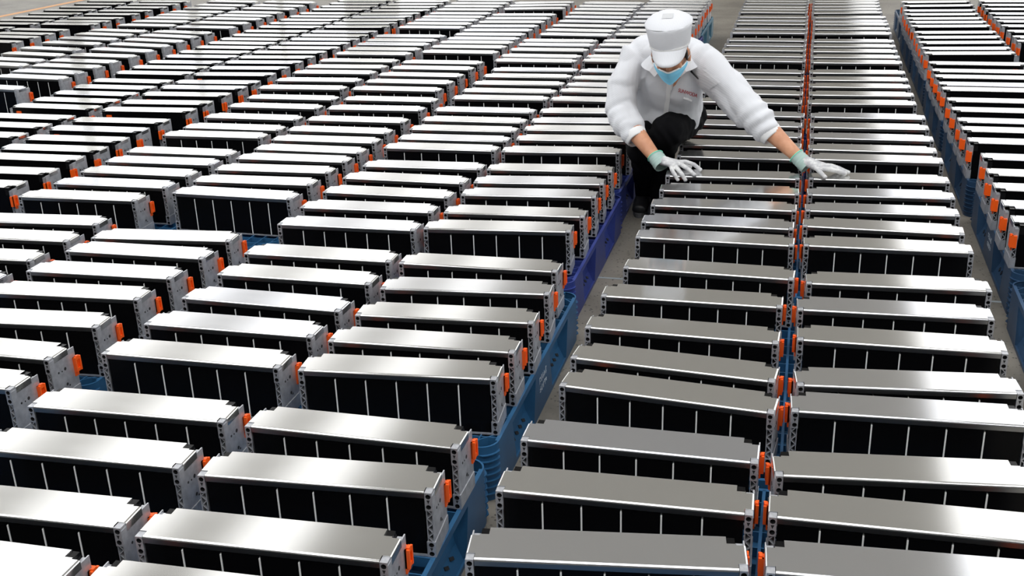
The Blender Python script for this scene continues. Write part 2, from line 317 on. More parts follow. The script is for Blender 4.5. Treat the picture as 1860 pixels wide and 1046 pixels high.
def lid_mesh():
    bm = bmesh.new()
    r = 0.006
    nx = 0.02                     # width of the rear corner notches
    zt = H
    def top(x0, x1, y0, y1):
        v = [bm.verts.new(p) for p in ((x0, y0, zt), (x1, y0, zt), (x1, y1, zt), (x0, y1, zt))]
        bm.faces.new(v)
    yn = HW - 0.028
    top(-HL + nx, HL - nx, -HW + r, HW - 0.003)
    top(-HL, -HL + nx, -HW + r, yn)
    top(HL - nx, HL, -HW + r, yn)
    fa = arc(-HW + r, zt - r, r, R(90), R(180), 5)
    strip(bm, [(-HL, y, z) for y, z in fa], [(HL, y, z) for y, z in fa], True)
    zf = zt - 0.0175
    strip(bm, [(-HL, -HW, zt - r), (-HL, -HW, zf), (-HL, -HW + 0.003, zf)], [(HL, -HW, zt - r), (HL, -HW, zf), (HL, -HW + 0.003, zf)])
    ra = arc(HW - 0.003, zt - 0.003, 0.003, R(90), R(0), 3)
    strip(bm, [(-HL + nx, y, z) for y, z in ra], [(HL - nx, y, z) for y, z in ra], True)
    for s in (-1, 1):             # folded tabs over the end plates, notch edges
        x = s * HL
        ya, yb = -HW + 0.021, HW - 0.033
        pts = [(x, zt)] + [(s * px, pz) for px, pz in arc(HL + 0.0155, zt - 0.0055, 0.0055, R(90), R(0), 5)] + [(s * (HL + 0.021), zt - 0.022)]
        v = [bm.verts.new((x, y, zt)) for y in (ya, yb)] + [bm.verts.new((s * (HL + 0.0155), y, zt)) for y in (yb, ya)]
        bm.faces.new(v)
        a = pts[1:]
        strip(bm, [(px, ya, pz) for px, pz in a], [(px, yb, pz) for px, pz in a], True)
        for y in (ya, yb):
            bm.faces.new([bm.verts.new(p) for p in [(x, y, zt)] + [(px, y, pz) for px, pz in a] + [(s * (HL + 0.0155), y, zt - 0.022), (s * (HL + 0.0155), y, zt - 0.006), (x, y, zt - 0.006)]])
        strip(bm, [(s * (HL - nx), yn, zt), (s * (HL - nx), yn, zt - 0.006)], [(s * (HL - nx), HW - 0.003, zt), (s * (HL - nx), HW - 0.003, zt - 0.006)])
        strip(bm, [(s * (HL - nx), yn, zt), (s * (HL - nx), yn, zt - 0.006)], [(s * HL, yn, zt), (s * HL, yn, zt - 0.006)])
    fix_normals(bm)
    for f in bm.faces:
        if abs(f.normal.z) > 0.99 and f.normal.z < 0 and f.calc_center_median().z > zt - 0.001:
            f.normal_flip()
    uv = bm.loops.layers.uv.new('grain')
    for f in bm.faces:
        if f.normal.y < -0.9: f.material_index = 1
        for lp in f.loops:
            lp[uv].uv = (lp.vert.co.y * 2 + lp.vert.co.z, lp.vert.co.x * 2)
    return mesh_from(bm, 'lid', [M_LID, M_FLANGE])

def bored_face(bm, x0, x1, z0, z1, y, r, depth, flip=False):
    """Front face of an extrusion block with one round bore."""
    cx, cz = (x0 + x1) / 2, (z0 + z1) / 2
    rect = [(x1, cz), (x1, z1), (cx, z1), (x0, z1), (x0, cz), (x0, z0), (cx, z0), (x1, z0)]
    out = [bm.verts.new((x, y, z)) for x, z in rect]
    cir = [bm.verts.new((cx + r * math.cos(i * math.pi / 4), y, cz + r * math.sin(i * math.pi / 4))) for i in range(8)]
    inn = [bm.verts.new((v.co.x, y + depth, v.co.z)) for v in cir]
    for i in range(8):
        j = (i + 1) % 8
        bm.faces.new((out[i], out[j], cir[j], cir[i]))
        bm.faces.new((cir[i], cir[j], inn[j], inn[i])).material_index = 1  # bore walls coloured dark for the shade inside
    bm.faces.new(inn).material_index = 1

def block(bm, x0, x1, y0, y1, z0, z1, bored):
    if not bored:
        box(bm, x0, x1, y0, y1, z0, z1)
        return
    zm0, zm1 = z0 + (z1 - z0) * 0.42, z0 + (z1 - z0) * 0.58
    r = min(x1 - x0, zm0 - z0) * 0.37
    bored_face(bm, x0, x1, z0, zm0, y0, r, 0.012)
    bored_face(bm, x0, x1, zm1, z1, y0, r, 0.012)
    v = [bm.verts.new((x, y0, z)) for x, z in ((x0, zm0), (x1, zm0), (x1, zm1), (x0, zm1))]
    bm.faces.new(v)
    c = (x0 + x1) / 2
    prism(bm, [(c - 0.004, zm1 + 0.001), (c + 0.004, zm1 + 0.001), (c, zm0 - 0.001)], y0 - 0.0003, y0 + 0.001, 1)  # dark raised wedge for the T slot, its shade put into the colour
    for q in (((x0, y0), (x0, y1)), ((x1, y0), (x1, y1))):
        bm.faces.new([bm.verts.new(p) for p in ((*q[0], z0), (*q[1], z0), (*q[1], z1), (*q[0], z1))])
    bm.faces.new([bm.verts.new(p) for p in ((x0, y0, z1), (x1, y0, z1), (x1, y1, z1), (x0, y1, z1))])
    bm.faces.new([bm.verts.new(p) for p in ((x0, y0, z0), (x1, y0, z0), (x1, y1, z0), (x0, y1, z0))])
    bm.faces.new([bm.verts.new(p) for p in ((x0, y1, z0), (x1, y1, z0), (x1, y1, z1), (x0, y1, z1))])

def end_plate_mesh(side, detail):
    bm = bmesh.new()
    g = 0.0012
    block(bm, g, 0.0185, -HW - 0.001, -HW + 0.0205, H - 0.05, H - 0.002, detail)
    box(bm, g, 0.0185, HW - 0.032, HW, H - 0.060, H - 0.018)
    if detail:
        z0, z1 = 0.041, H - 0.047
        box(bm, 0.0165, 0.0195, -HW, HW, z0 - 0.002, H - 0.010)
        box(bm, 0.0025, 0.0045, -HW, HW, z0, z1)
        n = 7
        for i in range(n):
            za = z0 + (z1 - z0) * i / n; zb = z0 + (z1 - z0) * (i + 1) / n
            xa, xb = (0.004, 0.017) if i % 2 else (0.017, 0.004)
            t = 0.0016
            prism(bm, [(xa, za - t), (xa, za + t), (xb, zb + t), (xb, zb - t)], -HW, HW)
        # dark raised discs for screw heads and bores, bore shade in their colour
        for y, z, rr in ((-0.028, H - 0.06, 0.0035), (-0.012, H - 0.062, 0.0025), (0.004, H - 0.06, 0.0055), (0.002, 0.066, 0.005), (0.012, 0.058, 0.003)):
            m = Matrix.Translation((0.0196, y, z)) @ Matrix.Rotation(R(90), 4, 'Y')
            k = bmesh.ops.create_cone(bm, cap_ends=True, segments=8, radius1=rr, radius2=rr, depth=0.0012, matrix=m)
            for v in k['verts']:
                for f in v.link_faces: f.material_index = 1
    else:
        box(bm, 0.003, 0.0195, -HW, HW, 0.039, H - 0.010)
    block(bm, 0.0, 0.0215, -HW - 0.001, HW, 0.0, 0.042, detail)
    fix_normals(bm)
    for v in bm.verts:
        v.co.x += HL
    if side < 0:
        for v in bm.verts: v.co.x = -v.co.x
        for f in bm.faces: f.normal_flip()
    return mesh_from(bm, 'end_plate', [M_ALU, M_HOLESHADE])

def connector_mesh(side):
    bm = bmesh.new()
    z0, z1 = H - 0.104, H - 0.042
    y0, y1 = HW - 0.016, HW + 0.010
    x = HL + 0.0196
    box(bm, x, x + 0.004, y0, HW, z0, z1)                        # tongue against the plate
    box(bm, HL + 0.006, x, HW + 0.0005, y1, z0 + 0.012, z1 - 0.002)     # foot round the rear edge
    box(bm, x, x + 0.0115, y0, y0 + 0.006, z0 + 0.014, z1)       # two cheeks of the hood
    box(bm, x, x + 0.0115, y1 - 0.006, y1, z0 + 0.014, z1)
    box(bm, x + 0.003, x + 0.0100, y0 + 0.006, y1 - 0.006, z1 - 0.010, z1 + 0.003)
    box(bm, x + 0.003, x + 0.0100, y0 + 0.006, y1 - 0.006, z0 + 0.014, z0 + 0.024)
    box(bm, x, x + 0.006, HW, y1, z0 + 0.014, z1)
    fix_normals(bm)
    if side < 0:
        for v in bm.verts: v.co.x = -v.co.x
        for f in bm.faces: f.normal_flip()
    return mesh_from(bm, 'connector', M_ORANGE)

def boxmesh(name, m, *b):
    bm = bmesh.new(); box(bm, *b); fix_normals(bm)
    return mesh_from(bm, name, m)

CW = L / 6
ME = dict(lid=lid_mesh(), base=boxmesh('base_rail', M_ALU, -HL, HL, -HW, HW, 0, 0.006),
          block=boxmesh('cell_block', M_CELL, -HL, HL, -HW + 0.002, HW - 0.0012, 0.006, H - 0.004),
          cell=boxmesh('cell', M_CELL, -CW / 2 + 0.0018, CW / 2 - 0.0018, -HW + 0.002, HW - 0.0012, 0.006, H - 0.004),
          seam=boxmesh('seam', M_SEAM, -0.0019, 0.0019, -HW + 0.0006, -HW + 0.02, 0.007, H - 0.0265))
for s in (-1, 1):
    ME['plate', s, 1] = end_plate_mesh(s, True)
    ME['plate', s, 0] = end_plate_mesh(s, False)
    ME['conn', s] = connector_mesh(s)
    xs = sorted((s * (HL - 0.0195), s * (HL - 0.0005)))
    ME['corner', s] = boxmesh('corner_block', M_BLACK, xs[0], xs[1], HW - 0.0275, HW - 0.0008, H - 0.040, H - 0.012)
    xs = sorted((s * (HL - 0.062), s * (HL - 0.03)))
    ME['cap', s] = boxmesh('terminal_cap', M_ORANGE, xs[0], xs[1], HW - 0.001, HW + 0.006, H - 0.050, H - 0.026)

def module_proto(orient, lod):
    """orient: R or L = side of the orange connector at the rear; turned ones show their plain back."""
    t = empty('battery_module')
    side = 1 if orient[0] == 'R' else -1
    obj('lid', ME['lid'], t)
    if lod == 2 and len(orient) == 1:
        for i in range(6):
            obj('cell', ME['cell'], t, (-HL + CW * (i + 0.5), 0, 0))
    else:
        obj('cell_block', ME['block'], t)
    if len(orient) == 1:
        for i in range(1, 6):
            obj('seam', ME['seam'], t, (-HL + CW * i, 0, 0))
    for s in (-1, 1):
        obj('end_plate', ME['plate', s, 1 if lod else 0], t)
        if lod:
            obj('corner_block', ME['corner', s], t)
    obj('connector', ME['conn', side], t)
    if lod == 2:
        obj('base_rail', ME['base'], t)
    if lod:
        obj('terminal_cap', ME['cap', -side], t)
    return t

ORD = ['', 'first', 'second', 'third', 'fourth', 'fifth', 'sixth', 'seventh', 'eighth', 'ninth', 'tenth']
def nth(n):
    if n < 11: return ORD[n]
    return '%d%s' % (n, 'th' if 10 < n % 100 < 14 else {1: 'st', 2: 'nd', 3: 'rd'}.get(n % 10, 'th'))
COLUMN = dict(A=('first', 'left', 'R'), B=('second', 'left', 'R'), C=('third', 'left', 'R'), G=('fourth', 'left', 'R'),
              H=('fifth', 'left', 'L180'), I=('sixth', 'left', 'L180'), J=('seventh', 'left', 'R'), K=('eighth', 'left', 'R'),
              L=('ninth', 'left', 'L180'), M=('tenth', 'left', 'L180'),
              D=('first', 'right', 'R'), E=('second', 'right', 'L'), F=('third', 'right', 'R180'), P=('fourth', 'right', 'R180'))
GROUP = 'battery modules standing in rows on the pallets'
allm = []
for c in MODULES:
    for i, (x, y, a) in enumerate(MODULES[c]):
        allm.append((math.hypot(x, y), c, i, x, y, a))
allm.sort()
protos = {}
def copy_tree(src):
    r = src.copy(); COL.objects.link(r)
    for ch in src.children:
        k = ch.copy(); COL.objects.link(k); k.parent = r
    return r
for n, (dist, c, i, x, y, a) in enumerate(allm[:300]):
    o = COLUMN[c][2]
    lod = 2 if dist < 5.6 else (1 if dist < 8.0 else 0)
    if (o, lod) not in protos:
        t = protos[o, lod] = module_proto(o, lod)
        bpy.context.view_layer.update()
    else:
        t = copy_tree(protos[o, lod])
    t.location = (x, y, DECK)
    t.rotation_euler = (0, 0, R(a) + (math.pi if len(o) > 1 else 0))
    look = 'plain-backed' if len(o) > 1 else 'white-seamed'
    tag(t, "%s battery module, %s from the front, %s column %s of the worker's aisle" % (look, nth(i + 1), COLUMN[c][0], COLUMN[c][1]),
        'battery module', GROUP)

# the farthest ones, a few pixels high each, as one body
bm = bmesh.new()
uvl = bm.loops.layers.uv.new('grain')
def add_me(me, M, mi):
    n0 = len(bm.verts)
    vs = [bm.verts.new(M @ v.co) for v in me.vertices]
    for p in me.polygons:
        try:
            f = bm.faces.new([vs[k] for k in p.vertices])
            f.smooth = p.use_smooth; f.material_index = 5 if (mi == 0 and p.material_index == 1) else mi
            if mi == 0:
                for lp, k in zip(f.loops, p.vertices):
                    q = me.vertices[k].co; lp[uvl].uv = (q.y * 2 + q.z, q.x * 2)
        except ValueError:
            pass
for dist, c, i, x, y, a in allm[300:]:
    o = COLUMN[c][2]; s = 1 if o[0] == 'R' else -1
    M = Matrix.Translation((x, y, DECK)) @ Matrix.Rotation(R(a) + (math.pi if len(o) > 1 else 0), 4, 'Z')
    add_me(ME['lid'], M, 0); add_me(ME['block'], M, 1)
    add_me(ME['plate', 1, 0], M, 2); add_me(ME['plate', -1, 0], M, 2); add_me(ME['conn', s], M, 3)
    if len(o) == 1:
        for k in range(1, 6):
            add_me(ME['seam'], M @ Matrix.Translation((-HL + CW * k, 0, 0)), 4)
far = obj('distant_battery_modules', mesh_from(bm, 'distant_battery_modules', [M_LID, M_CELL, M_ALU, M_ORANGE, M_SEAM, M_FLANGE]))
tag(far, 'farthest silver battery modules, massed along the top of the picture', 'battery modules', kind='stuff')

# ---------------------------------------------------------------- pallets
PW = 1.2
def pallet_meshes(color, ln):
    m = M_PAL[color]
    hw, hl, hz = PW / 2, ln / 2, DECK
    out = {}
    bm = bmesh.new()                       # open grid deck
    n = 20
    for i in range(1, n):
        x = -hw + PW * i / n; t = 0.0018 if i % 5 else 0.004
        box(bm, x - t, x + t, -hl + 0.004, hl - 0.004, hz - 0.03, hz - 0.0005)
    n = 18
    for i in range(1, n):
        y = -hl + ln * i / n; t = 0.0018 if i % 6 else 0.004
        box(bm, -hw + 0.004, hw - 0.004, y - t, y + t, hz - 0.028, hz - 0.001)
    for sx in (-1, 1):                     # diagonal ribs in the corners
        for sy in (-1, 1):
            for k in (0.10, 0.2):
                a = Vector((sx * (hw - 0.004), sy * (hl - k), 0)); b = Vector((sx * (hw - k), sy * (hl - 0.004), 0))
                d = (b - a).normalized(); q = Vector((-d.y, d.x, 0)) * 0.002
                pts = [a + q, b + q, b - q, a - q]
                lo = [bm.verts.new((p.x, p.y, hz - 0.03)) for p in pts]; hi = [bm.verts.new((p.x, p.y, hz - 0.0008)) for p in pts]
                bm.faces.new(hi); bm.faces.new(lo[::-1])
                for j in range(4): bm.faces.new((lo[j], lo[(j + 1) % 4], hi[(j + 1) % 4], hi[j]))
    box(bm, -hw + 0.12, hw - 0.12, -hl + 0.12, hl - 0.12, hz - 0.036, hz - 0.031)
    fix_normals(bm)
    out['deck'] = mesh_from(bm, 'deck', m)
    def side(length):
        """Skirt in x,z (outside towards -y) with two fork pockets, each with a sloped boot."""
        bm = bmesh.new()
        h = length / 2 - 0.05
        th = 0.012
        pk = [(-0.40 * length / 1.2, -0.10 * length / 1.2), (0.10 * length / 1.2, 0.40 * length / 1.2)]
        zb, zt = 0.014, hz - 0.022
        sl = 0.035
        box(bm, -h, h, 0, th, zt, hz - 0.0005)                     # top rail and lip
        box(bm, -h, h, 0, th, 0.0, zb)                            # ground rail
        xs = [-h] + [v for p in pk for v in p] + [h]
        for i in range(0, 6, 2):                                  # posts, flaring towards the ground
            a, b = xs[i], xs[i + 1]
            la = a if i == 0 else a - 0.0
            lb = b if i == 4 else b
            prism(bm, [(la - (sl if i else 0), zb), (lb + (sl if i < 4 else 0), zb), (lb, zt), (la, zt)], 0, th)
        for a, b in pk:                                           # pocket walls and boot
            zm = 0.088
            prof = [(0.006, zb), (0.030, 0.055), (0.040, zm), (0.105, zm), (0.105, zt)]
            ca, cb = a + 0.006, b - 0.006
            def xx(z, side_):
                k = (zt - z) / (zt - zb) * sl
                return (ca + k) if side_ < 0 else (cb - k)
            strip(bm, [(xx(z, -1), y, z) for y, z in prof], [(xx(z, 1), y, z) for y, z in prof])
            for sd in (-1, 1):
                e = a if sd < 0 else b
                bm.faces.new([bm.verts.new(p) for p in [(xx(z, sd), y, z) for y, z in prof] + [(xx(zt, sd), 0.004, zt)]])
            for k in range(4):                                    # drain slots in the boot as dark boxes, shade in their colour
                x = (a + b) / 2 + (k - 1.5) * 0.042
                sv = box(bm, x - 0.010, x + 0.010, -0.003, 0.003, -0.005, 0.005, 1)
                rot = Matrix.Translation((0, 0.0245, 0.046)) @ Matrix.Translation((x, 0, 0)) @ Matrix.Rotation(R(-33), 4, 'X') @ Matrix.Rotation(R(25), 4, 'Y') @ Matrix.Translation((-x, 0, 0))
                for v in sv: v.co = rot @ v.co
        fix_normals(bm)
        return mesh_from(bm, 'side_panel', [m, M_HOLESHADE])
    out['long'] = side(ln); out['short'] = side(PW)
    bm = bmesh.new()                                              # rounded corner post with fins
    rr = 0.05
    prof = [(rr * math.cos(R(180 + 90 * i / 6)) + rr, rr * math.sin(R(180 + 90 * i / 6)) + rr) for i in range(7)]
    strip(bm, [(x, y, 0) for x, y in prof], [(x, y, hz) for x, y in prof], True)
    for k in range(7):
        z = 0.022 + k * 0.021
        q = [((x - rr) * 1.14 + rr, (y - rr) * 1.14 + rr) for x, y in prof]
        q[0] = prof[0]; q[-1] = prof[-1]
        strip(bm, [(x, y, z) for x, y in prof], [(x, y, z) for x, y in q])
        strip(bm, [(x, y, z + 0.003) for x, y in prof], [(x, y, z + 0.003) for x, y in q])
        strip(bm, [(x, y, z) for x, y in q], [(x, y, z + 0.003) for x, y in q])
    strip(bm, [(x, y, hz) for x, y in prof], [(x + 0.004, y + 0.004, hz) for x, y in prof])
    fix_normals(bm)
    out['corner'] = mesh_from(bm, 'corner_post', m)
    return out

def pal_color(k, i):
    if k == 'AB': return 'steel' if i < 2 else ('teal' if i == 7 else 'violet')
    if k == 'DE': return 'steel' if i < 3 else 'navy'
    if k == 'FP': return 'dark'
    return 'steel'
COLNAME = dict(steel='steel-blue', violet='violet-blue', navy='navy blue', dark='dark blue', teal='pale teal')
ROWNAME = dict(AB='first pallet row left', CG='second pallet row left', HI='third pallet row left', JK='fourth pallet row left',
               LM='fifth pallet row left', DE='first pallet row right', FP='second pallet row right')
def stencil_mesh():
    """Worn white paint marks, too small and faint to be read in the photograph."""
    bm = bmesh.new(); rnd = random.Random(4)
    for row in range(2):
        for k in range(5):
            x = -0.05 + k * 0.021
            for j in range(4):
                a, b = rnd.uniform(0, 0.013), rnd.uniform(0, 0.02)
                if rnd.random() < 0.5: box(bm, x + a * 0.3, x + a * 0.3 + 0.011, -0.0006, 0.001, 0.075 + row * 0.034 + b, 0.0775 + row * 0.034 + b)
                else: box(bm, x + a, x + a + 0.0025, -0.0006, 0.001, 0.073 + row * 0.034, 0.095 + row * 0.034)
    fix_normals(bm)
    return mesh_from(bm, 'stencil_mark', M_INK)
STENCIL = stencil_mesh()
cache = {}
for k, i, x, y, ln, a in PALLETS:
    c = pal_color(k, i); key = (c, round(ln, 3))
    if key not in cache: cache[key] = pallet_meshes(c, ln)
    pm = cache[key]
    x += dict(AB=0.02, FP=-0.02).get(k, 0)
    t = empty('pallet', (x, y + ln / 2, 0), R(a * 0.2))
    tag(t, "%s plastic pallet, %s from the front, %s of the worker's aisle" % (COLNAME[c], nth(i + 1), ROWNAME[k]), 'pallet', 'plastic pallets under the battery modules')
    obj('deck', pm['deck'], t)
    for me, ang, px, py in (('short', 0, 0, -ln / 2), ('short', 180, 0, ln / 2), ('long', 90, PW / 2, 0), ('long', -90, -PW / 2, 0)):
        o = obj('side_panel', pm[me], t, (px, py, 0)); o.rotation_euler = (0, 0, R(ang))
    for ang, px, py in ((0, -PW / 2, -ln / 2), (90, PW / 2, -ln / 2), (180, PW / 2, ln / 2), (270, -PW / 2, ln / 2)):
        o = obj('corner_post', pm['corner'], t, (px, py, 0)); o.rotation_euler = (0, 0, R(ang))
    if (k, i) in (('AB', 1), ('AB', 3), ('FP', 0), ('FP', 1)):
        sx = 1 if k == 'AB' else -1
        o = obj('stencil_mark', STENCIL, t, (sx * PW / 2, 0, 0)); o.rotation_euler = (0, 0, R(90 * sx))
# ---------------------------------------------------------------- the worker
V = Vector
M_SKIN = mat('skin', (0.62, 0.30, 0.17), 0.5)
noise_mix(M_SKIN, (0.56, 0.26, 0.145), (0.68, 0.34, 0.20), 22, 4)
M_HAIR = mat('dark_hair', (0.012, 0.010, 0.009), 0.6)
M_EAR = mat('ear_skin', (0.62, 0.20, 0.14), 0.5)

def stripes(name, axis, c=(0.76, 0.77, 0.80), dark=(0.66, 0.67, 0.71)):
    """White antistatic cloth with fine conductive threads."""
    m = mat(name, c, 0.75, spec=0.2)
    n, l, b = nodes(m)
    tc = n.new('ShaderNodeTexCoord'); wv = n.new('ShaderNodeTexWave')
    wv.bands_direction = axis; wv.inputs['Scale'].default_value = 55
    wv.inputs['Distortion'].default_value = 0.8; wv.inputs['Detail Scale'].default_value = 0.5
    cr = n.new('ShaderNodeValToRGB')
    cr.color_ramp.elements[0].position = 0.0; cr.color_ramp.elements[0].color = (*dark, 1)
    cr.color_ramp.elements[1].position = 0.3; cr.color_ramp.elements[1].color = (*c, 1)
    l.new(tc.outputs['Object'], wv.inputs['Vector']); l.new(wv.outputs['Fac'], cr.inputs[0]); l.new(cr.outputs[0], b.inputs['Base Color'])
    return m
M_JACKET = stripes('white_antistatic_cloth', 'X')
M_SLEEVE = stripes('white_antistatic_cloth_sleeve', 'DIAGONAL')
M_CAPX = stripes('white_cap_cloth', 'Z')
M_CAPV = stripes('white_visor_cloth', 'X')
M_LINING = mat('cream_hem_cloth', (0.66, 0.63, 0.54), 0.8)
M_TROUSER = mat('black_trousers', (0.004, 0.004, 0.005), 0.9, spec=0.1)
M_SHOE = mat('black_shoes', (0.006, 0.006, 0.007), 0.5)
M_SOLE = mat('shoe_sole', (0.10, 0.10, 0.10), 0.7)
M_MASK = mat('pale_blue_mask', (0.22, 0.62, 0.86), 0.7)
M_WHITE = mat('white_trim', (0.88, 0.88, 0.88), 0.6)
M_NAVY = mat('navy_shirt', (0.008, 0.016, 0.055), 0.8)
M_GLOVE = mat('grey_white_glove', (0.62, 0.62, 0.62), 0.75, spec=0.2)
noise_mix(M_GLOVE, (0.42, 0.42, 0.44), (0.74, 0.74, 0.73), 30, 4)
M_CUFF = mat('mint_knit_cuff', (0.38, 0.51, 0.47), 0.85)
M_MINT = mat('mint_edge', (0.20, 0.72, 0.52), 0.7)
M_RED = mat('red_embroidery', (0.48, 0.02, 0.03), 0.6)
M_PATCH = mat('grey_patch', (0.60, 0.61, 0.62), 0.7)
M_INKPEN = mat('black_pen', (0.01, 0.01, 0.012), 0.35)

def loft(bm, pts, n=16, up=(0, 0, 1)):
    """pts: list of (centre, rx, ry); rx lies across, ry along the local up. Closed tube with rounded ends."""
    ring = []
    P = [V(p[0]) for p in pts]
    for i, (c, rx, ry) in enumerate(pts):
        t = (P[min(i + 1, len(P) - 1)] - P[max(i - 1, 0)]).normalized()
        u = V(up); u = u - t * u.dot(t)
        if u.length < 1e-3: u = V((0, 1, 0)) - t * t.y
        u.normalize(); s = t.cross(u)
        ring.append([bm.verts.new(V(c) + s * (rx * math.cos(2 * math.pi * k / n)) + u * (ry * math.sin(2 * math.pi * k / n))) for k in range(n)])
    for a, b in zip(ring, ring[1:]):
        for k in range(n):
            bm.faces.new((a[k], a[(k + 1) % n], b[(k + 1) % n], b[k]))
    for r_, e, q in ((ring[0], 0, 1), (ring[-1], -1, -2)):
        d = (P[e] - P[q]).normalized() * min(pts[e][1], pts[e][2]) * 0.45
        c = bm.verts.new(P[e] + d)
        for k in range(n):
            bm.faces.new((r_[k], r_[(k + 1) % n], c))

def ball(bm, c, rx, ry, rz, rot=None, seg=20):
    m = Matrix.Translation(V(c)) @ (rot.to_4x4() if rot else Matrix()) @ Matrix.Diagonal((rx, ry, rz, 1))
    bmesh.ops.create_uvsphere(bm, u_segments=seg, v_segments=seg // 2 + 2, radius=1.0, matrix=m)

def remesh(bm, name, mats, voxel, smooth=4, wrinkle=0.0, wscale=14.0, seed=0, fold=None):
    """Weld overlapping volumes into one continuous skin, relax it, add cloth wrinkles."""
    fix_normals(bm)
    me = bpy.data.meshes.new(name + '_raw'); bm.to_mesh(me); bm.free()
    t = bpy.data.objects.new('_tmp', me); COL.objects.link(t)
    md = t.modifiers.new('r', 'REMESH'); md.mode = 'VOXEL'; md.voxel_size = voxel
    if smooth:
        sm = t.modifiers.new('s', 'SMOOTH'); sm.factor = 0.5; sm.iterations = smooth
    dg = bpy.context.evaluated_depsgraph_get()
    out = bpy.data.meshes.new_from_object(t.evaluated_get(dg))
    bpy.data.objects.remove(t); bpy.data.meshes.remove(me)
    if wrinkle or fold:
        nr = [v.normal.copy() for v in out.vertices]
        for v, q in zip(out.vertices, nr):
            c = v.co
            d = 0.0
            if wrinkle:
                s = V((c.x * wscale + seed, c.y * wscale, c.z * wscale * 0.7))
                a = noise.noise(s); b = noise.noise(s * 2.1 + V((7, 3, 1)))
                d = wrinkle * ((1 - min(1, abs(a) * 3.2)) * 0.9 + b * 0.4 - 0.3)
            if fold: d += fold(c)
            v.co = c + q * d
    out.name = name
    for p in out.polygons: p.use_smooth = True
    out.materials.clear()
    for m in (mats if isinstance(mats, (list, tuple)) else [mats]): out.materials.append(m)
    return out

def child(name, me, parent, label=None):
    o = obj(name, me, parent)
    o.matrix_parent_inverse = parent.matrix_world.inverted()
    if label: o['label'] = label
    return o

person = bpy.data.objects.new('person', None)
# joints (metres, floor at z = 0)
SH_R, SH_L = V((-0.800, 5.30, 0.785)), V((-0.475, 5.29, 0.785))
EL_R, EL_L = V((-0.835, 5.15, 0.565)), V((-0.225, 5.13, 0.580))
CU_R, CU_L = V((-0.745, 5.06, 0.470)), V((-0.135, 5.08, 0.495))
WR_R, WR_L = V((-0.645, 4.975, 0.400)), V((-0.010, 5.02, 0.412))
HIP = V((-0.68, 5.62, 0.47))
HP_R, HP_L = V((-0.76, 5.60, 0.475)), V((-0.565, 5.56, 0.465))
KN_R, KN_L = V((-0.733, 5.17, 0.385)), V((-0.622, 5.20, 0.458))
AN_R, AN_L = V((-0.765, 5.47, 0.10)), V((-0.678, 5.40, 0.10))
CHEST = V((-0.635, 5.31, 0.70))
NECK = V((-0.617, 5.20, 0.815))
HA = R(14)                                        # head bowed forward
HC_ = V((-0.592, 5.045, 0.866))                   # head centre
Hf = V((0.005, -math.cos(HA), -math.sin(HA))).normalized()
Hu = V((0.0, -math.sin(HA), math.cos(HA)))
Hs = Hu.cross(Hf).normalized(); Hu = Hf.cross(Hs).normalized()
_q = Matrix.Rotation(R(3.5), 3, Hf); Hs = _q @ Hs; Hu = _q @ Hu
HR = Matrix((Hs, -Hf, Hu)).transposed()           # head frame: x side, -y forward, z up
def hp(x, y, z): return HC_ + HR @ V((x, y, z))

# --- body: one continuous skin from head to feet
bm = bmesh.new()
ball(bm, hp(0, 0.012, 0.015), 0.076, 0.094, 0.108, HR)                       # skull
ball(bm, hp(0, -0.012, -0.055), 0.062, 0.074, 0.072, HR)                     # face
ball(bm, hp(0, -0.046, -0.095), 0.034, 0.034, 0.030, HR)                     # chin
ball(bm, hp(0, -0.092, -0.036), 0.013, 0.017, 0.026, HR)                     # nose
ball(bm, hp(0, -0.080, 0.018), 0.050, 0.016, 0.012, HR)                      # brow ridge
for s in (-1, 1):
    ball(bm, hp(s * 0.040, -0.062, -0.040), 0.018, 0.016, 0.016, HR)         # cheekbones
    ball(bm, hp(s * 0.080, 0.010, -0.022), 0.010, 0.020, 0.032, HR)          # ears
loft(bm, [(hp(0, 0.03, -0.06), 0.052, 0.055), (NECK, 0.056, 0.058), (NECK + V((-0.005, 0.06, -0.05)), 0.075, 0.065)], 14)
loft(bm, [(NECK + V((0, 0.05, -0.03)), 0.10, 0.075), (CHEST, 0.145, 0.095), (V((-0.66, 5.47, 0.58)), 0.135, 0.09), (HIP, 0.14, 0.10)], 18, (0, -1, 0.6))
for sh, el, cu, wr in ((SH_R, EL_R, CU_R, WR_R), (SH_L, EL_L, CU_L, WR_L)):
    loft(bm, [(CHEST.lerp(sh, 0.6), 0.06, 0.06), (sh, 0.062, 0.062), (sh.lerp(el, 0.5), 0.052, 0.052), (el, 0.045, 0.045), (el.lerp(wr, 0.35), 0.047, 0.046), (el.lerp(wr, 0.7), 0.038, 0.036), (wr, 0.031, 0.028)], 14)
for h_, k_, a_ in ((HP_R, KN_R, AN_R), (HP_L, KN_L, AN_L)):
    loft(bm, [(h_, 0.085, 0.085), (h_.lerp(k_, 0.5), 0.075, 0.075), (k_, 0.055, 0.055)], 14)
    loft(bm, [(k_, 0.054, 0.054), (k_.lerp(a_, 0.35), 0.052, 0.052), (a_, 0.036, 0.036), (a_ + V((0, -0.02, -0.05)), 0.034, 0.034)], 14)
    loft(bm, [(a_ + V((0, 0.03, -0.055)), 0.03, 0.028), (a_ + V((0, -0.14, -0.072)), 0.032, 0.02)], 12)
body = remesh(bm, 'body', M_SKIN, 0.007, 3)
COL.objects.link(person)
tag(person, 'person crouching in the aisle in white cap, white jacket, blue mask and grey gloves', 'person')
pb = child('body', body, person)

